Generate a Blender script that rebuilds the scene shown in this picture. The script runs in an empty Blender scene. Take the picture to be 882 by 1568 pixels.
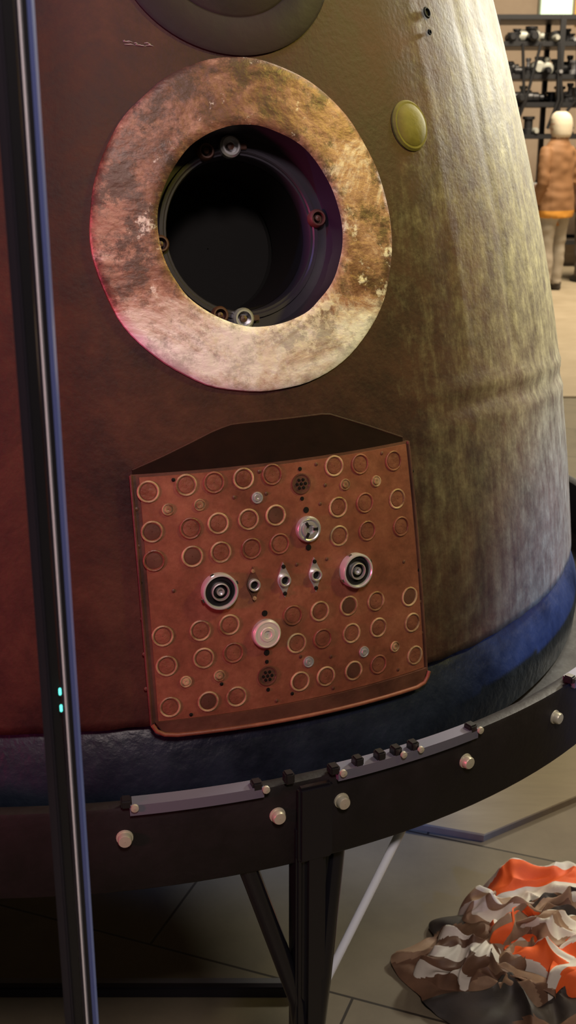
import bpy, bmesh, math, random
from mathutils import Vector, Matrix, noise, kdtree
random.seed(7)
scene=bpy.context.scene
scene.view_settings.view_transform='Standard'
scene.view_settings.look='None'
CX,CY=-.406,2.426
CAMZ=1.65
rad=math.radians
# ------------------------------------------------------------ materials
def mat(name,col=(.5,.5,.5),rough=.5,metal=0.,spec=.5,emit=None,es=0.,coat=0.):
    m=bpy.data.materials.new(name); m.use_nodes=True
    b=m.node_tree.nodes['Principled BSDF']
    b.inputs['Base Color'].default_value=(*col,1)
    b.inputs['Roughness'].default_value=rough
    b.inputs['Metallic'].default_value=metal
    b.inputs['Specular IOR Level'].default_value=spec
    b.inputs['Coat Weight'].default_value=coat
    if emit:
        b.inputs['Emission Color'].default_value=(*emit,1); b.inputs['Emission Strength'].default_value=es
    return m
def nmat(name,stops,scale=5,detail=6,rough=(.4,.6),metal=0.,bump=.2,bscale=None,stretch=(1,1,1),spec=.5,bdist=.01,nrough=.6,dist=0.):
    m=mat(name,(.5,.5,.5),.5,metal,spec); nt=m.node_tree; N=nt.nodes; L=nt.links
    b=N['Principled BSDF']
    tc=N.new('ShaderNodeTexCoord'); mp=N.new('ShaderNodeMapping'); mp.inputs['Scale'].default_value=stretch
    L.new(tc.outputs['Object'],mp.inputs['Vector'])
    n=N.new('ShaderNodeTexNoise'); n.inputs['Scale'].default_value=scale; n.inputs['Detail'].default_value=detail
    n.inputs['Roughness'].default_value=nrough; n.inputs['Distortion'].default_value=dist
    L.new(mp.outputs[0],n.inputs['Vector'])
    cr=N.new('ShaderNodeValToRGB'); el=cr.color_ramp.elements
    el[0].position=stops[0][0]; el[0].color=(*stops[0][1],1)
    el[1].position=stops[-1][0]; el[1].color=(*stops[-1][1],1)
    for p,c in stops[1:-1]:
        e=el.new(p); e.color=(*c,1)
    L.new(n.outputs['Fac'],cr.inputs[0]); L.new(cr.outputs[0],b.inputs['Base Color'])
    mr=N.new('ShaderNodeMapRange'); mr.inputs[3].default_value=rough[0]; mr.inputs[4].default_value=rough[1]
    mr.inputs[1].default_value=.3; mr.inputs[2].default_value=.7
    L.new(n.outputs['Fac'],mr.inputs[0]); L.new(mr.outputs[0],b.inputs['Roughness'])
    if bump:
        n2=N.new('ShaderNodeTexNoise'); n2.inputs['Scale'].default_value=bscale or scale*4; n2.inputs['Detail'].default_value=5
        L.new(mp.outputs[0],n2.inputs['Vector'])
        bp=N.new('ShaderNodeBump'); bp.inputs['Strength'].default_value=bump; bp.inputs['Distance'].default_value=bdist
        L.new(n2.outputs['Fac'],bp.inputs['Height']); L.new(bp.outputs[0],b.inputs['Normal'])
        m['bump']=bp.name
    m['ramp']=cr.name
    return m
# ------------------------------------------------------------ builder
class B:
    def __init__(s): s.v=[];s.f=[];s.m=[];s.mats=[]
    def mi(s,m):
        if m not in s.mats: s.mats.append(m)
        return s.mats.index(m)
    def add(s,vs,fs,m,M=None):
        o=len(s.v); k=s.mi(m)
        for p in vs:
            p=Vector(p); s.v.append(M@p if M is not None else p)
        for q in fs: s.f.append([i+o for i in q]); s.m.append(k)
    def lathe(s,prof,m,M=None,seg=32,a0=0,a1=360,sx=1,sy=1):
        full=(a1-a0)>=360; n=seg if full else seg+1
        vs=[];fs=[]
        for r,h in prof:
            for i in range(n):
                t=rad(a0+(a1-a0)*i/seg); vs.append((r*math.cos(t)*sx,r*math.sin(t)*sy,h))
        for j in range(len(prof)-1):
            for i in range(seg):
                i2=(i+1)%n if full else i+1
                fs.append((j*n+i,j*n+i2,(j+1)*n+i2,(j+1)*n+i))
        s.add(vs,fs,m,M)
    def box(s,c,d,m,M=None,bev=0.):
        bm=bmesh.new(); bmesh.ops.create_cube(bm,size=1)
        for v in bm.verts: v.co=Vector((v.co.x*d[0]+c[0],v.co.y*d[1]+c[1],v.co.z*d[2]+c[2]))
        if bev: bmesh.ops.bevel(bm,geom=bm.edges[:],offset=bev,segments=2,affect='EDGES')
        bm.verts.index_update()
        s.add([v.co.copy() for v in bm.verts],[[v.index for v in f.verts] for f in bm.faces],m,M); bm.free()
    def tube(s,pts,r,m,seg=12,closed=False,M=None,cap=True,flat=1.0):
        pts=[Vector(p) for p in pts]; n=len(pts); vs=[];fs=[]
        rs=r if isinstance(r,(list,tuple)) else [r]*n
        up=None
        for i,p in enumerate(pts):
            if closed: d=pts[(i+1)%n]-pts[i-1]
            else: d=pts[min(i+1,n-1)]-pts[max(i-1,0)]
            d.normalize()
            if up is None:
                up=Vector((0,0,1)) if abs(d.z)<.9 else Vector((1,0,0))
            x=d.cross(up).normalized(); y=x.cross(d).normalized(); up=y
            for k in range(seg):
                t=2*math.pi*k/seg; vs.append(p+x*math.cos(t)*rs[i]+y*math.sin(t)*rs[i]*flat)
        for i in range(n if closed else n-1):
            j=(i+1)%n
            for k in range(seg):
                k2=(k+1)%seg; fs.append((i*seg+k,i*seg+k2,j*seg+k2,j*seg+k))
        if cap and not closed:
            fs.append(list(range(seg))[::-1]); fs.append([(n-1)*seg+k for k in range(seg)])
        s.add(vs,fs,m,M)
    def obj(s,name,parent=None,smooth=True,recalc=True):
        me=bpy.data.meshes.new(name); me.from_pydata([tuple(v) for v in s.v],[],s.f)
        for m in s.mats: me.materials.append(m)
        me.polygons.foreach_set('material_index',s.m)
        bm=bmesh.new(); bm.from_mesh(me)
        if recalc: bmesh.ops.recalc_face_normals(bm,faces=bm.faces)
        for f in bm.faces: f.smooth=smooth
        if smooth:
            for e in bm.edges:
                if len(e.link_faces)==2 and e.calc_face_angle(0)>rad(38): e.smooth=False
        bm.to_mesh(me); bm.free()
        o=bpy.data.objects.new(name,me); scene.collection.objects.link(o)
        if parent: o.parent=parent
        return o
def empty(name):
    e=bpy.data.objects.new(name,None); scene.collection.objects.link(e); return e
# ------------------------------------------------------------ capsule surface
def R(z):
    d=z-.85
    return 1.0-.09*d-.118*d*d
def S(a,z,off=0.):
    t=rad(a); sl=.09+.236*(z-.85); n=Vector((math.sin(t),-math.cos(t),sl)).normalized()
    return Vector((CX+R(z)*math.sin(t),CY-R(z)*math.cos(t),z))+n*off
def frame(a,z,off=0.):
    t=rad(a); sl=.09+.236*(z-.85); n=Vector((math.sin(t),-math.cos(t),sl)).normalized()
    x=Vector((math.cos(t),math.sin(t),0)); y=n.cross(x)
    p=S(a,z,off); M=Matrix.Identity(4)
    for i in range(3): M[i][0]=x[i];M[i][1]=y[i];M[i][2]=n[i];M[i][3]=p[i]
    return M
def conf(a0,z0,u,v,off):
    z=z0+v*.97
    return S(a0+math.degrees(u/R(z0)),z,off)

# shell material : charred heat-protection coating
shell=nmat('charred_coating',[(.30,(.006,.003,.004)),(.42,(.022,.009,.008)),(.55,(.045,.018,.012)),(.66,(.070,.030,.018)),(.78,(.13,.06,.035))],scale=3.4,detail=12,rough=(.5,.72),bump=.35,bscale=130,bdist=.002,nrough=.76,spec=.25,dist=.4)
nt=shell.node_tree;N=nt.nodes;L=nt.links
b=N['Principled BSDF']; cr=N[shell['ramp']]
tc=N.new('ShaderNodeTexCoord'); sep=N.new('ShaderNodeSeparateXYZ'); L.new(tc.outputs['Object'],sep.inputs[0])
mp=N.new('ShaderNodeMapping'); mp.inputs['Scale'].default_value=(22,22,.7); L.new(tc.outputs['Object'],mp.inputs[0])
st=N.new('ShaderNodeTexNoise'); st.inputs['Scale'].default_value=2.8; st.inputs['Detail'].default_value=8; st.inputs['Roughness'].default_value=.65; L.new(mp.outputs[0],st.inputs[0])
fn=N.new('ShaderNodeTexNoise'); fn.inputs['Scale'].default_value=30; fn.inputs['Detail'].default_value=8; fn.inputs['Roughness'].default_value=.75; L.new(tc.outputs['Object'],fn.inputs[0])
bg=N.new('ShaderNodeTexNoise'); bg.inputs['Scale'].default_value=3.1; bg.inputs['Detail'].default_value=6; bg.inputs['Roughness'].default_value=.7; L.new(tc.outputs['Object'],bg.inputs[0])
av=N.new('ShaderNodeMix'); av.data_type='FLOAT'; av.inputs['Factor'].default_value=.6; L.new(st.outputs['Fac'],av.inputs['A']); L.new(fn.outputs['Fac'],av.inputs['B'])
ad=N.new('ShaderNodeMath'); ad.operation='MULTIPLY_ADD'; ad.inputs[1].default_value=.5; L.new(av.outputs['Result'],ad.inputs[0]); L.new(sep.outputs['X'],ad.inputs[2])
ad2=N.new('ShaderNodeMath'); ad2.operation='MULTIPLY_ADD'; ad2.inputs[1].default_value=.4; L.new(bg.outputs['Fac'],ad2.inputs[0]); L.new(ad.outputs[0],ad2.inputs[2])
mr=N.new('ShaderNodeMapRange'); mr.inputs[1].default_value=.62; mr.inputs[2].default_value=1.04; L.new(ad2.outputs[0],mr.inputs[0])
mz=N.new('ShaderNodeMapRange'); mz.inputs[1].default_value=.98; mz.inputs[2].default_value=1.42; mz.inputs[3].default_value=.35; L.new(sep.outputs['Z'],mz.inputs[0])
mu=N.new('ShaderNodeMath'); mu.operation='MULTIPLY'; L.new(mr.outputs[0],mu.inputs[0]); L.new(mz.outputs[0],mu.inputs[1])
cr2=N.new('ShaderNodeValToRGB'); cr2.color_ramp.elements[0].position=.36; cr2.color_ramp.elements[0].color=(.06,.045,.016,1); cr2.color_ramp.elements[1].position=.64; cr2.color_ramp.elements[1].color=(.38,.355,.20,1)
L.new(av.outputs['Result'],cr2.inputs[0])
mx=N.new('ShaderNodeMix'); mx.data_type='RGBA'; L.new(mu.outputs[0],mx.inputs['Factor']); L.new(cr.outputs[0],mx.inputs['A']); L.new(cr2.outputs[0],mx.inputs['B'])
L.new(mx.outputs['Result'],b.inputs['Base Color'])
bp2=N.new('ShaderNodeBump'); bp2.inputs['Strength'].default_value=.15; bp2.inputs['Distance'].default_value=.006
L.new(av.outputs['Result'],bp2.inputs['Height']); L.new(N[shell['bump']].outputs[0],bp2.inputs['Normal']); L.new(bp2.outputs[0],b.inputs['Normal'])

dark_in=mat('window_tunnel_paint',(.020,.017,.028),.4)
deep=mat('window_deep_paint',(.008,.006,.007),.55,spec=.3)
black=mat('black_satin',(.008,.008,.010),.35)
blackm=mat('black_void',(.003,.003,.003),.7,spec=.2)
chrome=mat('chrome',(.75,.76,.8),.16,1.)
rodm=mat('rod_steel',(.62,.64,.66),.28,.6)
rodl=mat('rod_painted_reflection',(.72,.78,.86),.3,.1)  # pale blue base colour paints in the chrome rod's blue-white reflection
chromeR=mat('brushed_steel',(.62,.62,.66),.35,.8)
ringm=nmat('burnt_titanium',[(.36,(.045,.022,.018)),(.47,(.15,.065,.042)),(.57,(.31,.17,.125)),(.67,(.58,.51,.48)),(.75,(.70,.69,.72))],scale=6.5,detail=12,rough=(.38,.6),metal=.2,bump=.5,bscale=45,bdist=.004,nrough=.75,stretch=(1,1,1.6),dist=.7)
nt=ringm.node_tree;N=nt.nodes;L=nt.links; cr=N[ringm['ramp']]; b=N['Principled BSDF']
src=cr.inputs[0].links[0].from_socket
tc=N.new('ShaderNodeTexCoord'); sep=N.new('ShaderNodeSeparateXYZ'); L.new(tc.outputs['Object'],sep.inputs[0])
mr=N.new('ShaderNodeMapRange'); mr.inputs[1].default_value=1.46; mr.inputs[2].default_value=1.37; mr.inputs[3].default_value=0; mr.inputs[4].default_value=.22; L.new(sep.outputs['Z'],mr.inputs[0])
ad=N.new('ShaderNodeMath'); L.new(src,ad.inputs[0]); L.new(mr.outputs[0],ad.inputs[1]); L.new(ad.outputs[0],cr.inputs[0])
n3=N.new('ShaderNodeTexNoise'); n3.inputs['Scale'].default_value=12; n3.inputs['Detail'].default_value=12; n3.inputs['Roughness'].default_value=.80; L.new(tc.outputs['Object'],n3.inputs[0])
m3=N.new('ShaderNodeMapRange'); m3.inputs[1].default_value=.43; m3.inputs[2].default_value=.51; m3.inputs[3].default_value=.92; m3.inputs[4].default_value=0; L.new(n3.outputs['Fac'],m3.inputs[0])
zf=N.new('ShaderNodeMapRange'); zf.inputs[1].default_value=1.34; zf.inputs[2].default_value=1.47; zf.inputs[3].default_value=.35; zf.inputs[4].default_value=1; L.new(sep.outputs['Z'],zf.inputs[0])
mm=N.new('ShaderNodeMath'); mm.operation='MULTIPLY'; L.new(m3.outputs[0],mm.inputs[0]); L.new(zf.outputs[0],mm.inputs[1])
mx=N.new('ShaderNodeMix'); mx.data_type='RGBA'; L.new(mm.outputs[0],mx.inputs['Factor']); L.new(cr.outputs[0],mx.inputs['A']); mx.inputs['B'].default_value=(.055,.027,.020,1)
n4=N.new('ShaderNodeTexNoise'); n4.inputs['Scale'].default_value=15; n4.inputs['Detail'].default_value=8; n4.inputs['Roughness'].default_value=.72
mp4=N.new('ShaderNodeMapping'); mp4.inputs['Location'].default_value=(4,2,7); L.new(tc.outputs['Object'],mp4.inputs[0]); L.new(mp4.outputs[0],n4.inputs[0])
m4=N.new('ShaderNodeMapRange'); m4.inputs[1].default_value=.585; m4.inputs[2].default_value=.63; m4.inputs[3].default_value=0; m4.inputs[4].default_value=.8; L.new(n4.outputs['Fac'],m4.inputs[0])
mx4=N.new('ShaderNodeMix'); mx4.data_type='RGBA'; L.new(m4.outputs[0],mx4.inputs['Factor']); L.new(mx.outputs['Result'],mx4.inputs['A']); mx4.inputs['B'].default_value=(.66,.62,.58,1)
L.new(mx4.outputs['Result'],b.inputs['Base Color'])
platem=nmat('copper_brown_panel',[(.3,(.08,.024,.014)),(.5,(.165,.052,.030)),(.7,(.27,.10,.06))],scale=7,detail=12,rough=(.45,.65),bump=.3,bscale=60,bdist=.003,metal=.05,nrough=.78)
framem=nmat('panel_surround',[(.3,(.035,.013,.010)),(.7,(.10,.037,.023))],scale=12,rough=(.45,.6),bump=.3,bdist=.004)
pocketm=nmat('pocket_painted_shade',[(.3,(.006,.003,.003)),(.7,(.015,.007,.005))],scale=12,rough=(.7,.85),bump=.3,bdist=.003,spec=.08)  # recess shade painted as a near-black sheet on the shell surface
ringlet=nmat('tan_cap_ring',[(.35,(.13,.06,.03)),(.65,(.38,.27,.16))],scale=40,rough=(.4,.55),bump=.1)
capm=nmat('port_cap',[(.3,(.09,.028,.017)),(.7,(.19,.064,.038))],scale=30,rough=(.4,.6),bump=.2)
knobm=nmat('ochre_plug',[(.3,(.075,.065,.012)),(.7,(.16,.14,.03))],scale=20,rough=(.6,.75),bump=.3,bdist=.003,spec=.2)
hatchm=nmat('hatch_soot',[(.3,(.006,.004,.006)),(.7,(.022,.012,.013))],scale=8,rough=(.55,.75),bump=.3,bdist=.004,spec=.2)

cap=empty('space_capsule')
WIN=(24.0,1.518); WIN2=(-13.5,1.33)
def shell_mesh():
    bm=bmesh.new(); na=480; zs=[.853+i*.0125 for i in range(int((2.72-.853)/.0125)+1)]
    rows=[]
    for z in zs:
        row=[]
        for i in range(na):
            a=i*360/na
            aa=a if a<180 else a-360
            d=.0022*noise.noise(Vector((aa*.04,z*2.2,8)))
            if 36<aa<100:
                w=min(1,(aa-36)/10)*(.6+.5*noise.noise(Vector((aa*.25,0,4)))); zc=1.262-.0016*max(0,aa-50)
                d+=w*.006*math.exp(-((z-zc)/.011)**2)-w*.005*math.exp(-((z-zc+.024)/.013)**2)+w*.004*math.exp(-((z-zc+.048)/.013)**2)
            for sa,am in ((47,.0015),(56.5,-.0028),(64,.0022)):
                if z>1.3: d+=am*math.exp(-((aa-sa-.6*noise.noise(Vector((z*4,sa,0))))/.5)**2)
            zz=z
            if z==zs[0]: zz+=.005*noise.noise(Vector((aa*.3,0,1)))
            row.append(bm.verts.new(S(a,zz,d)))
        rows.append(row)
    def inwin(a,z):
        for (wa,wz) in (WIN,WIN2):
            da=(a-wa+180)%360-180
            u=rad(da)*R(wz); v=(z-wz)/.97
            if math.hypot(u,v)<.150: return True
        return False
    for j in range(len(zs)-1):
        for i in range(na):
            if inwin((i+.5)*360/na,(zs[j]+zs[j+1])/2): continue
            k=(i+1)%na
            bm.faces.new((rows[j][i],rows[j][k],rows[j+1][k],rows[j+1][i]))
    lip=[bm.verts.new(v.co+Vector(((CX-v.co.x)*.012,(CY-v.co.y)*.012,-.003))) for v in rows[0]]
    lip2=[bm.verts.new(v.co+Vector(((CX-v.co.x)*.02,(CY-v.co.y)*.02,.03))) for v in lip]
    for i in range(na):
        k=(i+1)%na
        bm.faces.new((lip[i],lip[k],rows[0][k],rows[0][i])); bm.faces.new((lip2[i],lip2[k],lip[k],lip[i]))
    prev=rows[-1]
    for r,z in ((.40,2.76),(.33,2.80),(.2,2.83),(.05,2.84)):
        cur=[bm.verts.new((CX+r*math.sin(rad(i*360/na)),CY-r*math.cos(rad(i*360/na)),z)) for i in range(na)]
        for i in range(na):
            k=(i+1)%na; bm.faces.new((prev[i],prev[k],cur[k],cur[i]))
        prev=cur
    bm.faces.new(prev)
    bmesh.ops.delete(bm,geom=[v for v in bm.verts if not v.link_faces],context='VERTS')
    for f in bm.faces: f.smooth=True
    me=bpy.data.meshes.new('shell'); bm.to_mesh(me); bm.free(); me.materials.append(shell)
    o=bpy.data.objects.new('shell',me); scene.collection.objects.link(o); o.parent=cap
shell_mesh()

def window(a0,z0,name,ro=.222,ri=.134):
    g=B(); seg=96
    def ringpts(r,off,d=0,n0=None):
        out=[]
        for i in range(seg):
            t=2*math.pi*i/seg
            rr=r*(1+.010*noise.noise(Vector((math.cos(t)*4,math.sin(t)*4,r*40))))
            p=conf(a0,z0,rr*math.cos(t),rr*math.sin(t),off)
            if d: p=p-n0*d
            out.append(p)
        return out
    def strip(rings,m):
        vs=[p for r in rings for p in r]; fs=[]
        for j in range(len(rings)-1):
            for i in range(seg):
                k=(i+1)%seg; fs.append((j*seg+i,j*seg+k,(j+1)*seg+k,(j+1)*seg+i))
        g.add(vs,fs,m)
    M0=frame(a0,z0,0); n0=Vector((M0[0][2],M0[1][2],M0[2][2]))
    rl=[ringpts(ro+.002,-.006),ringpts(ro,.004),ringpts(ro-.003,.006)]
    for i in range(1,9): rl.append(ringpts(ro-.003+(ri+.004-ro+.003)*i/8,.006))
    rl+= [ringpts(ri,.004)]
    strip(rl,ringm)
    strip([ringpts(ri,.004),ringpts(ri,.008,.05,n0)],dark_in)
    g.obj(name+'_flange',cap)
    g=B()
    dz=-.055
    g.lathe([(ri+.004,dz+.03),(ri-.001,dz),(.108,dz),(.106,dz-.004),(.105,dz-.02),(.102,dz-.13)],dark_in,M0,seg=64)
    g.lathe([(.1045,dz-.02),(.100,dz-.05),(.100,dz-.125)],deep,M0,seg=64)
    g.lathe([(.102,dz-.13),(.098,dz-.135),(.001,dz-.135)],blackm,M0,seg=64)
    g.lathe([(.119,dz+.001),(.118,dz+.003),(.113,dz+.003),(.111,dz+.001)],dark_in,M0,seg=64)
    for th,rr,big in ((92,.118,1),(110,.119,.5),(8,.119,.6),(185,.120,.5),(265,.118,1),(248,.119,.5)):
        x=rr*math.cos(rad(th)); y=rr*math.sin(rad(th))
        Mt=M0@Matrix.Translation((x,y,dz))
        s_=.85+.55*big
        g.lathe([(.011*s_,0),(.011*s_,.008),(.009*s_,.011),(.0072*s_,.011),(.0066*s_,.003),(.0005,.003)],chromeR if big==1 else framem,Mt,seg=24)
        g.lathe([(.0035*s_,.003),(.0035*s_,.009),(.0005,.010)],framem,Mt,seg=12)
        if big==1: g.box((.014*s_,0,.004),(.010,.008,.006),framem,Mt,bev=.001)
    g.obj(name+'_tunnel',cap)
window(WIN[0],WIN[1],'porthole_a')
window(WIN2[0],WIN2[1],'porthole_glass_image')  # added ring; stands for the capsule's image through the case glass

g=B(); seg=96
def cring(a0,z0,r,off): return [conf(a0,z0,r*math.cos(2*math.pi*i/seg),r*math.sin(2*math.pi*i/seg),off) for i in range(seg)]
prof=[(.158,-.004),(.157,.004),(.153,.006),(.110,.006),(.107,.004),(.104,.006),(.06,.007),(.002,.008)]
rings=[cring(24.4,1.888,r,o) for r,o in prof]
fs=[(j*seg+i,j*seg+(i+1)%seg,(j+1)*seg+(i+1)%seg,(j+1)*seg+i) for j in range(len(rings)-1) for i in range(seg)]
g.add([p for r in rings for p in r],fs,hatchm)
g.obj('round_hatch_cover',cap)
g=B()
g.lathe([(.037,-.006),(.037,.003),(.034,.006),(.031,.006),(.029,.008),(.020,.011),(.01,.012),(.0005,.0125)],knobm,frame(43.1,1.647),seg=40)
for a,z,r in ((49.5,1.808,.006),(49.2,1.78,.003)):
    g.lathe([(r*1.5,.001),(r*1.2,.003),(r,.003),(r*.9,-.0005),(.0003,-.0005)],blackm,frame(a,z,.002),seg=14)
g.obj('shell_plugs',cap)
g=B(); sc=mat('bare_scuff',(.30,.27,.27),.5); random.seed(21)
for k in range(12):
    a=13.0+random.random()*3.2; z=1.748+random.random()*.005-(a-13)*.001; l=.2+random.random()*.6
    g.tube([S(a,z,.0012),S(a+l*.5,z-.0006+.001*random.random(),.0016),S(a+l,z-.001,.0012)],[.0006,.0018,.0005],sc,seg=6,flat=.5)
g.obj('scuff_mark',cap)

# ------------------------------------------------------------ connector panel
def strip_panel(top,bot,rows,off,th,m,g):
    n=len(top); grid=[]
    for j in range(rows+1):
        t=j/rows; grid.append([( (1-t)*top[i][0]+t*bot[i][0],(1-t)*top[i][1]+t*bot[i][1]) for i in range(n)])
    vs=[S(a,z,off) for r in grid for a,z in r]; fs=[]
    for j in range(rows):
        for i in range(n-1): fs.append((j*n+i,j*n+i+1,(j+1)*n+i+1,(j+1)*n+i))
    bd=[j*n for j in range(rows+1)]+[rows*n+i for i in range(1,n)]+[j*n+n-1 for j in range(rows-1,-1,-1)]+[i for i in range(n-2,0,-1)]
    flat=[p for r in grid for p in r]; o=len(vs)
    vs+= [S(flat[k][0],flat[k][1],off-th) for k in bd]
    for q in range(len(bd)):
        q2=(q+1)%len(bd); fs.append((bd[q],bd[q2],o+q2,o+q))
    g.add(vs,fs,m)
def lin(p,q,n): return [(p[0]+(q[0]-p[0])*i/n,p[1]+(q[1]-p[1])*i/n) for i in range(n+1)]
def poly_sample(pts,xs):
    out=[]
    for x in xs:
        for i in range(len(pts)-1):
            if pts[i][0]<=x<=pts[i+1][0]+1e-6:
                t=(x-pts[i][0])/(pts[i+1][0]-pts[i][0]); out.append((x,pts[i][1]+t*(pts[i+1][1]-pts[i][1]))); break
    return out
PT=1.202; AL,AR=12.5,37.1
g=B()
xs=[12.0+ (37.0-12.0)*i/30 for i in range(31)]
top=poly_sample([(12.0,1.212),(14.6,1.228),(19.0,1.257),(20.5,1.263),(29.2,1.263),(33.2,1.238),(37.0,1.212)],xs)
strip_panel(top,[(x,1.19) for x in xs],4,.0025,.01,pocketm,g)
strip_panel(lin((11.8,1.206),(37.6,1.206),30),lin((12.4,.852),(38.1,.842),30),12,.004,.02,framem,g)
g.tube([S(a,z,.0018) for a,z in top],.0015,shell,seg=8)
g.obj('panel_surround',cap)
g=B()
strip_panel(lin((AL,PT),(AR,PT),30),lin((AL+.5,.862),(AR+.6,.855),30),16,.0070,.02,platem,g)
g.obj('connector_plate',cap)
g=B()
def rim(pts,r,m): g.tube([S(a,z,.0045) for a,z in pts],r,m,seg=10)
rim(lin((11.85,1.205),(12.45,.856),20),.0024,framem)
rim(lin((37.5,1.205),(38.1,.846),20),.0024,framem)
lipp=[(12.5,.858),(12.8,.849),(13.4,.843)]+lin((14.4,.840),(36.6,.829),24)+[(37.5,.832),(37.9,.840),(38.1,.848)]
g.tube([S(a,z,.0105) for a,z in lipp],.0032,platem,seg=12)
strip_panel(lin((12.7,.862),(37.9,.854),26),lin((13.4,.842),(37.4,.831),26),2,.010,.015,framem,g)
g.obj('panel_rim',cap)

big=[(13.14,1.1825),(16.2,1.1876),(18.5,1.1877),(21.0,1.1889),(23.5,1.190),(29.3,1.1897),(31.9,1.1863),(35.5,1.1818),(35.59,1.1257),(13.27,1.1287),(16.35,1.129),(18.64,1.132),(21.2,1.1327),(23.58,1.1334),(29.4,1.131),(32.1,1.130),(35.81,1.0838),(13.30,1.0894),(16.37,1.0905),(18.71,1.0922),(21.3,1.092),(23.77,1.093),(29.3,1.090),(32.16,1.089),
(24.57,.988),(27.06,.9863),(29.86,.985),(32.62,.982),(36.31,.9745),(16.69,.986),(19.09,.989),(13.66,.984),(16.85,.946),(19.3,.948),(13.85,.941),(24.8,.946),(27.2,.945),(30.0,.943),(32.75,.941),(36.5,.933),(36.65,.880),(24.95,.888),(27.35,.887),(30.05,.885),(32.6,.884),(13.95,.881),(17.05,.882),(19.4,.883)]
small=[(14.63,1.157),(17.21,1.1595),(22.07,1.1609),(30.23,1.1614),(33.43,1.1578),(31.16,.9098),(25.80,.9148),(34.44,.9041),(15.31,.9154),(18.06,.9176)]
g=B(); random.seed(3)
OFF=.0070
for a,z in big:
    M=frame(a,z,OFF)
    k=random.choice([ringlet,ringlet,ringlet,capm])
    r=.0132
    g.lathe([(r+.0022,-.001),(r+.0018,.0014),(r+.0006,.0020),(r-.0006,.0016),(r-.0012,-.0003)],k,M,seg=28)
    g.lathe([(r-.0012,-.0004),(r-.0020,-.0004),(r-.0026,.0008),(.006,.0011),(.0005,.0011)],capm if random.random()<.8 else framem,M,seg=28)
g.obj('port_covers',cap)
g=B()
for i,(a,z) in enumerate(small):
    M=frame(a,z,OFF); m=chromeR if i in (2,5,6) else ringlet
    g.lathe([(.0085,0),(.0082,.0018),(.0070,.0020),(.0062,.0008),(.0052,.0008),(.0045,.0028),(.002,.0030),(.0003,.0022)],m,M,seg=20)
riv=[]
for a in (15.2,22.4,27.6,34.3): riv+= [(a,1.196),(a+.4,.866)]
for z in (1.16,1.11,1.06,1.01,.96,.91): riv+= [(12.15,z),(37.75,z)]
riv+=[(14.7,1.0456),(35.9,1.03),(25.1,.925),(27.9,.915),(22.9,1.165),(28.3,1.165),(20.1,1.165),(25.2,1.06),(28,1.06),(18.2,.905),(24.2,.872),(27.7,1.14)]
for a,z in riv:
    g.lathe([(.0028,-.001),(.0026,.0008),(.0018,.0012),(.0003,.0014)],framem if random.random()<.7 else blackm,frame(a,z,OFF if 12.6<a<37.1 else .004),seg=10)
g.obj('screws_and_rivets',cap)
g=B()
for a,z in ((26.05,1.172),(22.1,.906)):
    M=frame(a,z,OFF)
    g.lathe([(.0150,-.001),(.0146,.0016),(.0128,.0016),(.0122,.0004),(.0005,.0004)],framem,M,seg=28)
    for i in range(7):
        t=i*math.pi/3; r=.0065 if i<6 else 0
        g.lathe([(.0022,.0004),(.0020,.0022),(.0003,.0024)],blackm,M@Matrix.Translation((r*math.cos(t),r*math.sin(t),0)),seg=10)
    for dy in (-.021,.021):
        g.lathe([(.003,0),(.0026,.0012),(.0003,.0012)],blackm,M@Matrix.Translation((0,dy,0)),seg=10)
g.obj('pin_sockets',cap)
g=B()
M=frame(26.35,1.108,OFF)
g.lathe([(.0185,-.001),(.0185,.006),(.0175,.0075),(.0155,.0080),(.0140,.0072),(.0135,.005),(.012,.005),(.011,.009),(.007,.0095),(.0055,.006),(.0004,.006)],chromeR,M,seg=36)
for i in range(3):
    t=i*2.094+.5; g.box((0,.0085,.0094),(.004,.007,.0014),black,M@Matrix.Rotation(t,4,'Z'))
for dy in (-.027,.027): g.lathe([(.0045,0),(.004,.0012),(.0003,.0012)],blackm,M@Matrix.Translation((0,dy,0)),seg=12)
capw=mat('pale_cap',(.55,.53,.50),.4,.3)
M=frame(22.12,.969,OFF)
g.lathe([(.0205,-.001),(.0205,.007),(.0190,.009),(.0175,.0092),(.0170,.0085),(.0110,.0088),(.0100,.0098),(.006,.0098),(.0052,.008),(.0004,.008)],capw,M,seg=36)
g.lathe([(.0212,-.001),(.0212,.005),(.0205,.006)],chromeR,M,seg=36)
for dy in (-.029,.029): g.lathe([(.0045,0),(.004,.0012),(.0003,.0012)],blackm,M@Matrix.Translation((0,dy,0)),seg=12)
for a,z in ((18.37,1.0396),(30.58,1.0363)):
    M=frame(a,z,OFF)
    g.lathe([(.0255,-.001),(.0255,.010),(.0245,.0125),(.0225,.013),(.0213,.011),(.0208,.007)],rodm,M,seg=44)
    g.lathe([(.0208,.007),(.0195,.009),(.0165,.009),(.0160,.006),(.0130,.006)],black,M,seg=40)
    g.lathe([(.0130,.005),(.0125,.012),(.0108,.0125),(.0100,.008)],chromeR,M,seg=36)
    g.lathe([(.0100,.008),(.0095,.005),(.0060,.005)],blackm,M,seg=30)
    g.lathe([(.0060,.004),(.0055,.011),(.0038,.011),(.0032,.007),(.0003,.007)],chromeR,M,seg=24)
    for i in range(4):
        t=i*math.pi/2+.4; g.box((.0262,0,.006),(.003,.005,.006),chrome,M@Matrix.Rotation(t,4,'Z'))
g.obj('coaxial_connectors',cap)
g=B()
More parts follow.
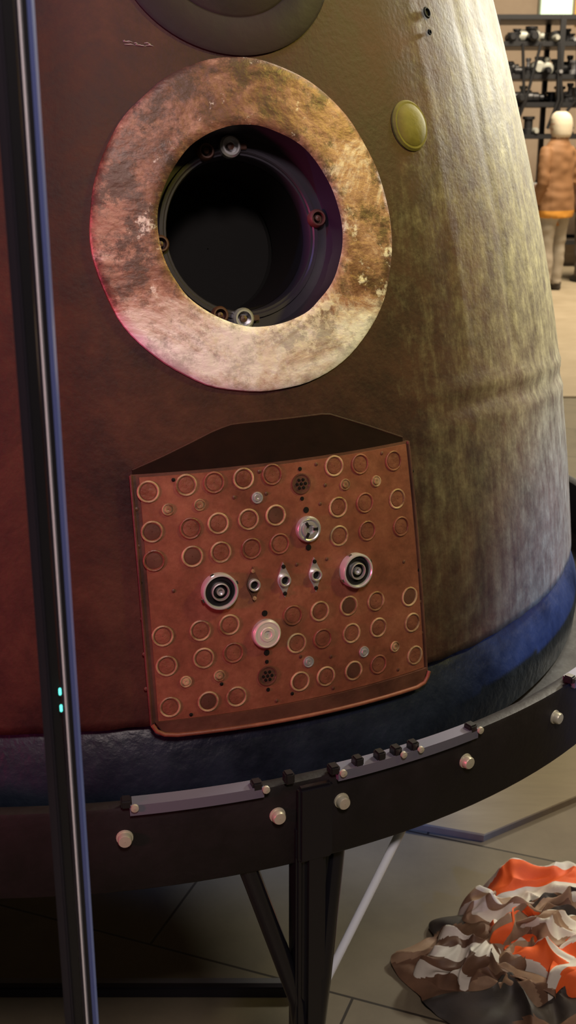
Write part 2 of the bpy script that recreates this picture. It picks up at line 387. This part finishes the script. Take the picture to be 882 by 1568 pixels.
for i,(a,z) in enumerate(((21.27,1.0415),(23.93,1.0414),(26.76,1.0412))):
    M=frame(a,z,OFF); m=framem if i==0 else chromeR
    pts=[]
    for k in range(32):
        t=2*math.pi*k/32; r=.0125; x=r*math.cos(t)*.78; y=r*math.sin(t)
        y=y*1.0+math.copysign(abs(math.sin(t))**6*.013,math.sin(t)) ; pts.append((x*(1-.55*abs(math.sin(t))**6),y))
    n=len(pts); vs=[(x,y,-.001) for x,y in pts]+[(x,y,.002) for x,y in pts]+[(0,0,.002)]
    fs=[(k,(k+1)%n,n+(k+1)%n,n+k) for k in range(n)]+[(n+k,n+(k+1)%n,2*n) for k in range(n)]
    g.add(vs,fs,m,M)
    g.lathe([(.0088,.002),(.0086,.0075),(.0070,.008),(.0058,.0075),(.0054,.002),(.0004,.002)],chromeR,M,seg=24)
    g.lathe([(.0053,.0022),(.0003,.0024)],blackm,M,seg=16)
    for dy in (-.0195,.0195): g.lathe([(.0030,.002),(.0028,.0038),(.0003,.0042)],blackm if i else ringlet,M@Matrix.Translation((0,dy,0)),seg=12)
g.obj('diamond_connectors',cap)

# ------------------------------------------------------------ lower body band (below the coating edge)
foil=nmat('dark_base_coating',[(.3,(.004,.006,.012)),(.7,(.014,.021,.040))],scale=9,rough=(.3,.5),bump=.45,bscale=55,bdist=.005,metal=.0,spec=.3)
g=B()
Mc=Matrix.Translation((CX,CY,0))
g.lathe([(.965,.868),(.975,.858),(.986,.848),(.996,.832),(1.004,.812),(1.014,.785),(1.019,.75),(1.016,.712),(.99,.706),(.90,.706)],foil,Mc,seg=240)
g.obj('base_band',cap)

# ------------------------------------------------------------ display stand
stand=empty('capsule_display_stand')
g=B()
g.lathe([(1.132,.822),(1.145,.827),(1.155,.825),(1.157,.820),(1.157,.704),(1.154,.700),(.90,.700),(.90,.704),(1.130,.704),(1.130,.818),(1.132,.822)],nmat('black_powdercoat',[(.3,(.008,.0065,.007)),(.7,(.014,.011,.012))],scale=20,rough=(.5,.65),bump=.1,spec=.25),Mc,seg=200)
g.obj('skirt_ring',stand)
def C(a,r,z): return Vector((CX+r*math.sin(rad(a)),CY-r*math.cos(rad(a)),z))
def cframe(a,r,z):
    t=rad(a); n=Vector((math.sin(t),-math.cos(t),0)); x=Vector((math.cos(t),math.sin(t),0)); y=Vector((0,0,1)); p=C(a,r,z); M=Matrix.Identity(4)
    for i in range(3): M[i][0]=x[i];M[i][1]=y[i];M[i][2]=n[i];M[i][3]=p[i]
    return M
boltm=mat('bolt_head',(.50,.48,.38),.4,.4)
stripm=mat('grey_bracket',(.14,.14,.19),.45,.3)
g=B()
bolts=[9.8,19.8,24.4,34.8,44.9,54.9,59.5,69.5,-5.2,-15.2,-19.8,-30,-40,-50,-55,-65]
for a in bolts:
    M=cframe(a,1.157,.783)
    g.lathe([(.0112,0),(.0108,.002),(.0092,.002),(.0092,.009),(.0080,.011),(.0003,.0115)],boltm,M,seg=20)
def arcstrip(a0,a1,r,z0,z1,th,m):
    n=20; vs=[];fs=[]
    for i in range(n+1):
        a=a0+(a1-a0)*i/n
        vs+= [C(a,r,z0),C(a,r+th,z0),C(a,r+th,z1),C(a,r,z1)]
    for i in range(n):
        for k in range(4): fs.append((i*4+k,i*4+(k+1)%4,(i+1)*4+(k+1)%4,(i+1)*4+k))
    fs.append((0,1,2,3)); fs.append((n*4,n*4+1,n*4+2,n*4+3)); g.add(vs,fs,m)
for a0,a1 in ((10.2,18.8),(24.0,35.6),(47,55.5),(-15,-6),(-40,-31)):
    arcstrip(a0,a1,1.142,.818,.833,.022,stripm)
    for a in (a0-.2,a1-.4):
        g.box((0,0,0),(.014,.012,.016),black,cframe(a,1.156,.834),bev=.002)
        g.lathe([(.005,0),(.005,.004),(.0003,.005)],boltm,cframe(a+.5,1.164,.830),seg=12)
for a in (20.6,25.6,27.3,28.6,30.0):
    g.box((0,0,0),(.013,.016,.015),black,cframe(a,1.156,.836),bev=.002)
    if a>28: g.lathe([(.0045,0),(.0045,.004),(.0003,.005)],boltm,cframe(a+.3,1.165,.834),seg=12)
g.obj('brackets_and_bolts',stand)
g=B()
legm=mat('leg_gloss_black',(.007,.007,.010),.22,.0,.5)
for la in (22.3,142.3,262.3):
    Mz=Matrix.Translation((CX,CY,0))@Matrix.Rotation(rad(la),4,'Z')
    g.box((0,-1.164,.765),(.050,.014,.115),legm,Mz,bev=.004)
    g.box((0,-1.15,.40),(.036,.040,.74),legm,Mz,bev=.008)
    g.box((-.0215,-1.15,.40),(.010,.030,.72),legm,Mz,bev=.003)
    g.tube([(-.092,-1.135,.72),(-.018,-1.15,.47),(-.008,-1.15,.38)],.0135,legm,seg=14,M=Mz)
    g.tube([(.055,-1.12,.72),(.020,-1.15,.50),(.008,-1.15,.38)],.0135,legm,seg=14,M=Mz)
    g.tube([(.20,-1.10,.735),(.02,-1.125,.43)],.0066,rodl,seg=14,M=Mz)
    g.lathe([(.10,0),(.10,.012),(.03,.016),(.028,.05),(.001,.05)],legm,Mz@Matrix.Translation((0,-1.15,0)),seg=28)
g.obj('support_legs',stand)

# ------------------------------------------------------------ display case corner post & floor rail
case=empty('glass_display_case')
g=B()
alu=mat('case_anodised',(.020,.018,.026),.35,.3)
blu=mat('case_polished_edge',(.09,.12,.30),.3,.2)
trimm=mat('case_pale_trim',(.80,.80,.86),.35,.3)  # pale diffuse colour takes the place of the metal trim's bright reflection
px,py=-.1735,.80
H=3.2
g.box((px-.0105,py,H/2),(.0075,.010,H),alu,bev=.0015)
g.box((px-.0035,py+.004,H/2),(.007,.010,H),black)
g.box((px+.0030,py,H/2),(.0022,.012,H),alu)
g.box((px+.0050,py-.001,H/2),(.0012,.012,H),trimm)
g.box((px+.0075,py+.002,H/2),(.003,.010,H),black)
g.box((px+.0110,py,H/2),(.0030,.011,H),blu,bev=.001)
g.obj('corner_post',case)
g=B(); reflm=mat('status_led',(.1,.8,.7),.4,emit=(.15,1,.85),es=1.6)  # glowing teal boxes imitate reflections on the post, no lamps there
for z in (1.243,1.229): g.box((px+.0012,py-.0065,z),(.0016,.002,.0055),reflm,bev=.0004)
g.obj('teal_reflections',case)
g=B()
g.box((-1.35,1.905,.012),(2.75,.018,.024),alu,bev=.003)
g.box((-1.35,1.93,.006),(2.75,.02,.012),mat('rail_edge',(.16,.16,.18),.4,.3))
g.obj('floor_rail',case)

# ------------------------------------------------------------ room
def tilemat():
    m=mat('floor_stone_tiles',(.1,.1,.1),.5); nt=m.node_tree;N=nt.nodes;L=nt.links;b=N['Principled BSDF']
    tc=N.new('ShaderNodeTexCoord'); mp=N.new('ShaderNodeMapping'); mp.inputs['Rotation'].default_value=(0,0,rad(20.7)); mp.inputs['Location'].default_value=(0.1,-.02,0)
    L.new(tc.outputs['Object'],mp.inputs[0])
    br=N.new('ShaderNodeTexBrick'); br.inputs['Scale'].default_value=1; br.inputs['Brick Width'].default_value=.9; br.inputs['Row Height'].default_value=.6
    br.inputs['Mortar Size'].default_value=.003; br.inputs['Color1'].default_value=(.140,.118,.080,1); br.inputs['Color2'].default_value=(.168,.142,.098,1); br.inputs['Mortar'].default_value=(.03,.024,.018,1)
    L.new(mp.outputs[0],br.inputs[0])
    n=N.new('ShaderNodeTexNoise'); n.inputs['Scale'].default_value=5; n.inputs['Detail'].default_value=8; n.inputs['Roughness'].default_value=.7; L.new(tc.outputs['Object'],n.inputs[0])
    mr=N.new('ShaderNodeMapRange'); mr.inputs[3].default_value=.6; mr.inputs[4].default_value=1.4; L.new(n.outputs['Fac'],mr.inputs[0])
    mx=N.new('ShaderNodeVectorMath'); mx.operation='SCALE'; L.new(br.outputs['Color'],mx.inputs[0]); L.new(mr.outputs[0],mx.inputs['Scale'])
    L.new(mx.outputs[0],b.inputs['Base Color'])
    bp=N.new('ShaderNodeBump'); bp.inputs['Strength'].default_value=.3; bp.inputs['Distance'].default_value=.003; bp.invert=True; L.new(br.outputs['Fac'],bp.inputs['Height']); L.new(bp.outputs[0],b.inputs['Normal'])
    b.inputs['Roughness'].default_value=.6; b.inputs['Specular IOR Level'].default_value=.3
    return m
X0,X1,Y0,Y1,HZ=-7,10,-4,18,6.5
def slab(name,c,d,m):
    g=B(); g.box(c,d,m); return g.obj(name,smooth=False)
wallm=nmat('plaster_warm',[(.3,(.40,.30,.22)),(.7,(.50,.39,.30))],scale=2,rough=(.7,.85),bump=.05)
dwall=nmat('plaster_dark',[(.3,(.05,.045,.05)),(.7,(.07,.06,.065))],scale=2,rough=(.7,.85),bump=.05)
slab('floor',((X0+X1)/2,(Y0+Y1)/2,-.05),(X1-X0,Y1-Y0,.1),tilemat())
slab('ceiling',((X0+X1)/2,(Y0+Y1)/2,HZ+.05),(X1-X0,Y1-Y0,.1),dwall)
slab('wall_back',((X0+X1)/2,Y1+.05,HZ/2),(X1-X0,.1,HZ),wallm)
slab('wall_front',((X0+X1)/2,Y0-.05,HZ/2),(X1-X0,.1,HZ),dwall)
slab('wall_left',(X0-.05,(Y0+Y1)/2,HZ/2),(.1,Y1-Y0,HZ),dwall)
slab('wall_right',(X1+.05,(Y0+Y1)/2,HZ/2),(.1,Y1-Y0,HZ),wallm)
g=B(); g.box((4.2,12.5,.006),(9.5,10.5,.012),nmat('far_floor_pale',[(.3,(.27,.215,.14)),(.7,(.35,.285,.20))],scale=3,rough=(.7,.9),bump=.05)); g.obj('far_floor_slab',smooth=False)  # paler slab added over the tiles to make the far floor lighter

g=B()
g.box((3.80,17.96,3.42),(.50,.08,.80),mat('sign_frame',(.25,.27,.2),.5),bev=.01)
g.box((3.80,17.91,3.42),(.44,.03,.74),mat('sign_face',(.7,.8,.6),.5,emit=(.75,1.,.7),es=1.0))
g.box((4.12,17.95,3.42),(.07,.06,.85),mat('sign_edge',(.8,.5,.1),.5,emit=(1.,.6,.1),es=.7))
g.obj('wall_sign')

g=B()
boardm=nmat('pale_board',[(.3,(.22,.185,.12)),(.7,(.30,.26,.175))],scale=4,rough=(.6,.8),bump=.05,stretch=(1,6,1),spec=.2)
P=[Vector((.474,2.43,0)),Vector((1.35,3.0,0)),Vector((.82,3.65,0)),Vector((.25,2.50,0))]
cen=sum(P,Vector())/4
vs=[p+Vector((0,0,.002)) for p in P]+[p+Vector((0,0,.018)) for p in P]+[p+(cen-p).normalized()*.004+Vector((0,0,.021)) for p in P]
fs=[(0,1,5,4),(1,2,6,5),(2,3,7,6),(3,0,4,7),(4,5,9,8),(5,6,10,9),(6,7,11,10),(7,4,8,11),(8,9,10,11),(3,2,1,0)]
g.add([v-Vector((0,0,.002)) for v in vs],fs,boardm); g.obj('floor_board',smooth=False)

# ------------------------------------------------------------ crumpled parachute : bunched cloth built of overlapping folded sheets
def clothm(n,a,b): return nmat(n,[(.3,a),(.7,b)],scale=9,rough=(.6,.8),bump=.25,bscale=30,bdist=.006)
cl_o=clothm('parachute_orange',(.60,.075,.012),(.85,.14,.02)); cl_w=clothm('parachute_white',(.50,.48,.42),(.68,.65,.57))
cl_b=clothm('parachute_brown',(.07,.035,.02),(.19,.10,.055)); cl_t=clothm('parachute_tan',(.16,.095,.055),(.36,.24,.15)); cl_d=clothm('parachute_dark',(.015,.013,.012),(.05,.038,.03))
g=B()
def sheet(cx,cy,yaw,L_,W_,zb,hump,sd,cols,fold=.045,freq=5.,cs=2.2,nb=2.6):
    nu,nv=100,76; P=[];COL=[]
    ca,sa=math.cos(yaw),math.sin(yaw)
    for i in range(nu+1):
        for j in range(nv+1):
            uu=2*i/nu-1; vv=2*j/nv-1
            u=uu*math.sqrt(1-vv*vv/2)/2; v=vv*math.sqrt(1-uu*uu/2)/2
            th=math.atan2(v,u); rr=1+.28*noise.noise(Vector((math.cos(th)*1.7,math.sin(th)*1.7,sd)))
            x=u*L_*rr; y=v*W_*rr
            r=min(1,math.hypot(2*u,2*v)); edge=max(0,1-r**3)
            q=Vector((x*freq,y*freq*1.35,sd))
            n1=noise.noise(q); n2=noise.noise(q*2.3+Vector((3,1,0)))
            rid=1-math.sqrt((n1*2.8)**2+.004); rid2=1-math.sqrt((n2*2.4)**2+.01)
            COL.append(v*2.4+u*.5+.45*noise.noise(Vector((x*cs,y*cs,sd+3))))
            x+=.04*noise.noise(q*.8+Vector((0,7,2)))+.030*noise.noise(q*1.8+Vector((5,0,2)))
            y+=.04*noise.noise(q*.8+Vector((9,0,5)))+.030*noise.noise(q*1.8+Vector((0,5,9)))
            z=zb*min(1,edge*2.2)+hump*edge+fold*max(-.3,rid)*(.25+.75*edge)+fold*.55*rid2*(.25+.75*edge)
            P.append([cx+x*ca-y*sa,cy+x*sa+y*ca,max(.004,z+.003)])
    Q=[p[:] for p in P]
    for i in range(1,nu):
        for j in range(1,nv):
            k=i*(nv+1)+j
            for c_ in range(3): Q[k][c_]=.5*P[k][c_]+.125*(P[k-1][c_]+P[k+1][c_]+P[k-nv-1][c_]+P[k+nv+1][c_])
    P=Q
    o=len(g.v); g.v+=[Vector(p) for p in P]
    for i in range(nu):
        for j in range(nv):
            k=i*(nv+1)+j; m=cols[int(math.floor((COL[k]+3)*nb))%len(cols)]
            g.f.append([o+k,o+k+1,o+k+nv+2,o+k+nv+1]); g.m.append(g.mi(m))
sheet(.62,1.98,.12,.78,.44,.01,.03,1.3,[cl_b,cl_d,cl_b,cl_t],.04,8.)
sheet(.66,2.15,-.10,.50,.22,.03,.05,2.7,[cl_w,cl_w,cl_o],.030,7.,2.,1.8)
sheet(.47,2.07,-.9,.26,.13,.04,.03,6.2,[cl_w,cl_t],.030,10.)
sheet(.58,2.05,.3,.30,.16,.04,.04,4.1,[cl_b,cl_t,cl_d],.035,10.)
sheet(.36,1.945,-.45,.26,.15,.02,.03,7.9,[cl_w,cl_b],.035,10.,2.,3.2)
sheet(.52,1.93,-1.0,.26,.12,.05,.03,9.4,[cl_o,cl_o,cl_w],.030,9.)
sheet(.43,1.89,-.2,.20,.10,.04,.02,11.4,[cl_t,cl_b],.030,11.)
sheet(.62,1.93,.4,.24,.14,.06,.03,13.1,[cl_w,cl_o],.030,9.)
sheet(.47,2.01,.7,.20,.10,.06,.03,15.1,[cl_o,cl_t],.030,10.)
sheet(.56,1.99,-.3,.20,.10,.08,.02,17.1,[cl_w,cl_t],.030,10.)
g.obj('crumpled_parachute',recalc=False)

# ------------------------------------------------------------ people
skin=mat('skin',(.55,.33,.24),.55)
def person(name,loc,yaw,cols,hold=True):
    hair,jacket,hem,trous,shoe=[mat(name+'_'+n_,c,.75) for n_,c in zip(('hair','jacket','hem','trousers','shoes'),cols)]
    paper=mat(name+'_held_bag',(.75,.78,.8),.6)
    g=B()
    def loft(rings,m,seg=20):
        vs=[];fs=[]
        for (x,y,z,rx,ry) in rings:
            for k in range(seg):
                t=2*math.pi*k/seg; vs.append((x+rx*math.cos(t),y+ry*math.sin(t),z))
        for j in range(len(rings)-1):
            for k in range(seg):
                k2=(k+1)%seg; fs.append((j*seg+k,j*seg+k2,(j+1)*seg+k2,(j+1)*seg+k))
        fs.append(list(range(seg))); fs.append([(len(rings)-1)*seg+k for k in range(seg)]); g.add(vs,fs,m)
    for sx in (-1,1):
        loft([(sx*.095,.0,.06,.062,.072),(sx*.095,.0,.12,.068,.075),(sx*.098,.0,.32,.076,.084),(sx*.098,-.01,.48,.080,.086),(sx*.098,0,.65,.090,.098),(sx*.09,.01,.86,.105,.125)],trous)
        loft([(sx*.10,-.05,.003,.046,.125),(sx*.10,-.05,.03,.048,.13),(sx*.098,-.03,.06,.044,.10),(sx*.096,0,.10,.042,.055)],shoe)
    loft([(0,.005,.74,.225,.170),(0,.005,.78,.232,.175)],hem)
    loft([(0,.005,.78,.232,.175),(0,.005,.95,.225,.165),(0,0,1.08,.205,.150),(0,0,1.25,.212,.148),(0,0,1.38,.208,.130),(0,.005,1.44,.165,.10),(0,.01,1.49,.095,.085),(0,.01,1.53,.080,.080)],jacket)
    loft([(0,.005,1.47,.052,.055),(0,-.005,1.56,.050,.055)],skin)
    loft([(0,-.035,1.515,.030,.030),(0,-.025,1.535,.052,.062),(0,-.015,1.565,.066,.080),(0,-.008,1.61,.074,.092),(0,-.005,1.65,.077,.097),(0,0,1.69,.074,.095),(0,.005,1.72,.055,.075),(0,.005,1.735,.02,.03)],skin)
    loft([(0,-.118,1.585,.012,.012),(0,-.113,1.60,.014,.016),(0,-.100,1.63,.008,.014)],skin,10)
    for sx in (-1,1):
        loft([(sx*.078,0,1.59,.006,.014),(sx*.082,0,1.61,.009,.018),(sx*.078,0,1.635,.006,.016)],skin,10)
    loft([(0,.030,1.505,.085,.065),(0,.030,1.53,.105,.088),(0,.026,1.58,.112,.100),(0,.022,1.64,.110,.108),(0,.012,1.69,.100,.112),(0,.008,1.73,.080,.092),(0,.006,1.757,.044,.052)],hair)
    def arm(pts,rs): g.tube(pts,rs,jacket,seg=14)
    ends=[]
    arm([(.175,0,1.40),(.225,.01,1.33),(.255,.03,1.15),(.262,.03,1.08),(.250,-.03,.97),(.245,-.06,.88)],[.062,.068,.064,.060,.054,.050]); ends.append((.245,-.065,.87,0))
    if hold: arm([(-.175,0,1.40),(-.225,.01,1.33),(-.26,.03,1.16),(-.262,.03,1.10),(-.235,-.10,1.03),(-.20,-.21,1.02)],[.062,.068,.064,.060,.054,.048]); ends.append((-.195,-.225,1.02,1))
    else: arm([(-.175,0,1.40),(-.225,.01,1.33),(-.255,.03,1.15),(-.262,.03,1.08),(-.250,-.03,.97),(-.245,-.06,.88)],[.062,.068,.064,.060,.054,.050]); ends.append((-.245,-.065,.87,0))
    bodyo=g.obj('body_src'); 
    kd=kdtree.KDTree(len(bodyo.data.polygons))
    for p in bodyo.data.polygons: kd.insert(p.center,p.index)
    kd.balance(); src=[p.material_index for p in bodyo.data.polygons]
    md=bodyo.modifiers.new('r','REMESH'); md.mode='VOXEL'; md.voxel_size=.013
    md2=bodyo.modifiers.new('s','SMOOTH'); md2.iterations=3; md2.factor=.5
    dg=bpy.context.evaluated_depsgraph_get(); me=bpy.data.meshes.new_from_object(bodyo.evaluated_get(dg))
    me.materials.clear()
    for m in g.mats: me.materials.append(m)
    for p in me.polygons:
        c,i,d=kd.find(p.center); p.material_index=src[i]; p.use_smooth=True
    for v in me.vertices:
        if .1<v.co.z<1.45: v.co+= v.normal*.012*noise.noise(Vector((v.co.x*9,v.co.y*9,v.co.z*14)))
    bpy.data.objects.remove(bodyo)
    root=empty(name)
    o=bpy.data.objects.new(name+'_body',me); scene.collection.objects.link(o); o.parent=root
    h=B()
    for (x,y,z,kind) in ends:
        if kind==0: d=Vector((0,-.15,-1)).normalized(); s=Vector((0,1,0))
        else: d=Vector((.25,-1,-.05)).normalized(); s=Vector((0,0,1))
        p=Vector((x,y,z)); s=(s-d*s.dot(d)).normalized(); nrm=d.cross(s)
        h.tube([p-d*.03,p+d*.01,p+d*.05,p+d*.085],[.026,.030,.038,.034],skin,seg=12,flat=.55)
        for k,ln in enumerate((.062,.072,.068,.052)):
            b0=p+d*.08+s*(.027-.018*k); cd=nrm*(.018 if x>0 else -.018)
            h.tube([b0,b0+d*ln*.45+cd*.3,b0+d*ln*.8+cd*1.0,b0+d*ln*.95+cd*1.8],[.009,.0085,.008,.006],skin,seg=8)
        b0=p+d*.03+s*.03; h.tube([b0,b0+d*.03+s*.02,b0+d*.055+s*.022],[.011,.010,.008],skin,seg=8)
    if hold:
        M=Matrix.Translation((-.16,-.33,.98))
        h.box((0,0,-.02),(.02,.16,.20),paper,M,bev=.008)
    for sx in (-1,1):
        h.lathe([(.012,0),(.010,.004),(.0003,.006)],mat('eye',(.05,.04,.04),.3),Matrix.Translation((sx*.03,-.096,1.635))@Matrix.Rotation(rad(90),4,'X'),seg=12)
    h.box((0,-.098,1.562),(.04,.006,.008),mat('lips',(.45,.15,.12),.5),bev=.002)
    h.obj(name+'_hands_and_face',root)
    root.location=loc; root.rotation_euler=(0,0,yaw)
    return root
person('standing_woman',(2.70,12.2,.012),rad(222),((.66,.58,.45),(.23,.11,.045),(.55,.24,.03),(.34,.29,.23),(.05,.04,.035)))
person('standing_man',(3.27,12.9,.012),rad(200),((.10,.05,.03),(.16,.08,.05),(.16,.08,.05),(.10,.08,.07),(.03,.03,.03)),hold=False)

# ------------------------------------------------------------ machinery rack in the background
steel=mat('rack_dark_steel',(.05,.05,.055),.4,.7); pale=mat('rack_pale_parts',(.40,.40,.36),.5,.2)
g=B(); random.seed(5)
bx,by=2.35,14.2
for x in (0,.75,1.5,2.25,3.0):
    for y in (0,.8): g.box((bx+x,by+y,1.4),(.06,.06,2.8),steel)
for z in (.3,.9,1.5,1.85,2.15,2.5,2.78):
    for y in (0,.8): g.box((bx+1.5,by+y,z),(3.06,.045,.05),steel)
    g.box((bx+1.5,by+.4,z-.02),(3.0,.8,.015),steel)
for k in range(200):
    z=random.choice((.9,1.5,1.85,1.85,2.15,2.15,2.5)); x=random.random()*2.9; y=.05+random.random()*.4
    M=Matrix.Translation((bx+x,by+y,z+.02))
    m=random.choice((steel,steel,steel,pale,chromeR)); r=.03+.05*random.random(); h=.08+.14*random.random()
    if random.random()<.5: g.lathe([(r,0),(r,h*.3),(r*.7,h*.35),(r*.7,h*.8),(r,h*.85),(r,h),(.001,h)],m,M,seg=14)
    else:
        g.lathe([(r*.8,0),(r,.01),(r,.24),(r*.6,.26),(r*.6,.3),(.001,.3)],m,M@Matrix.Translation((0,0,r))@Matrix.Rotation(rad(90),4,random.choice('XY')),seg=14)
for k in range(12):
    x=random.random()*2.8; g.tube([(bx+x,by-.05,1.5+random.random()*.3),(bx+x+.1,by-.07,1.9),(bx+x+.25*random.random(),by-.05,2.5)],.018,steel,seg=8)
for v in g.v: v.z+=.0125
g.obj('machinery_rack')
g=B(); g.box((2.7,5.6,.05),(2.1,1.6,.10),black,bev=.01); g.box((2.7,5.6,.12),(2.0,1.5,.04),steel,bev=.01); g.obj('exhibit_plinth')

# ------------------------------------------------------------ lights
def area(name,loc,tgt,e,col,size,sy=None):
    l=bpy.data.lights.new(name,'AREA'); l.energy=e; l.color=col; l.size=size
    if sy: l.shape='RECTANGLE'; l.size_y=sy
    o=bpy.data.objects.new(name,l); scene.collection.objects.link(o); o.location=loc
    o.rotation_euler=(Vector(tgt)-Vector(loc)).to_track_quat('-Z','Y').to_euler()
def spot(name,loc,tgt,e,col,ang,blend=.6,r=.08):
    l=bpy.data.lights.new(name,'SPOT'); l.energy=e; l.color=col; l.spot_size=rad(ang); l.spot_blend=blend; l.shadow_soft_size=r
    o=bpy.data.objects.new(name,l); scene.collection.objects.link(o); o.location=loc
    o.rotation_euler=(Vector(tgt)-Vector(loc)).to_track_quat('-Z','Y').to_euler()
spot('lamp_magenta',(-2.5,-.3,1.6),(-.55,1.5,1.40),300,(1,.10,.24),38,.8,.2)
area('lamp_neutral',(.3,-.9,3.4),(-.1,1.5,1.2),64,(1,.82,.76),.5)
spot('lamp_yellow',(3.4,1.3,3.9),(.42,2.2,1.85),600,(1,.84,.14),34,.9,.2)
spot('lamp_blue',(2.3,.4,1.8),(.72,2.0,.84),760,(.14,.32,1),24,.9,.08)
spot('lamp_lavender',(3.0,.9,1.9),(.62,2.15,1.15),170,(.55,.55,1),24,.95,.15)
spot('lamp_rim_warm_white',(3.2,5.2,3.0),(.42,2.5,1.5),1100,(1,.96,.82),36,.9,.25)
spot('lamp_blue_top',(-1.6,.3,3.3),(-.12,1.6,1.88),110,(.2,.35,1),12,.8,.05)
area('hall_lamp_a',(3.6,10.5,6.2),(3.2,12.5,0),1050,(1,.85,.62),2.5)
area('hall_lamp_b',(3.4,4.0,6.0),(1.6,3.0,0),230,(1,.87,.62),1.2)
area('floor_fill',(-3.2,4.6,5.6),(-1.0,2.8,0),110,(.95,1,.85),1.2)  # added fill, no hall fitting; lifts the dark floor at lower left
w=bpy.data.worlds.new('World'); scene.world=w; w.use_nodes=True
w.node_tree.nodes['Background'].inputs[0].default_value=(.10,.09,.12,1); w.node_tree.nodes['Background'].inputs[1].default_value=.3

cd=bpy.data.cameras.new('camera'); co=bpy.data.objects.new('camera',cd); scene.collection.objects.link(co)
co.location=(0,0,CAMZ); co.rotation_euler=(rad(90-18.4),0,0)
cd.sensor_fit='VERTICAL'; cd.sensor_height=36; cd.lens=1786*36/1568.0
cd.clip_start=.05
cd.dof.use_dof=True; cd.dof.focus_distance=1.6; cd.dof.aperture_fstop=11
scene.camera=co
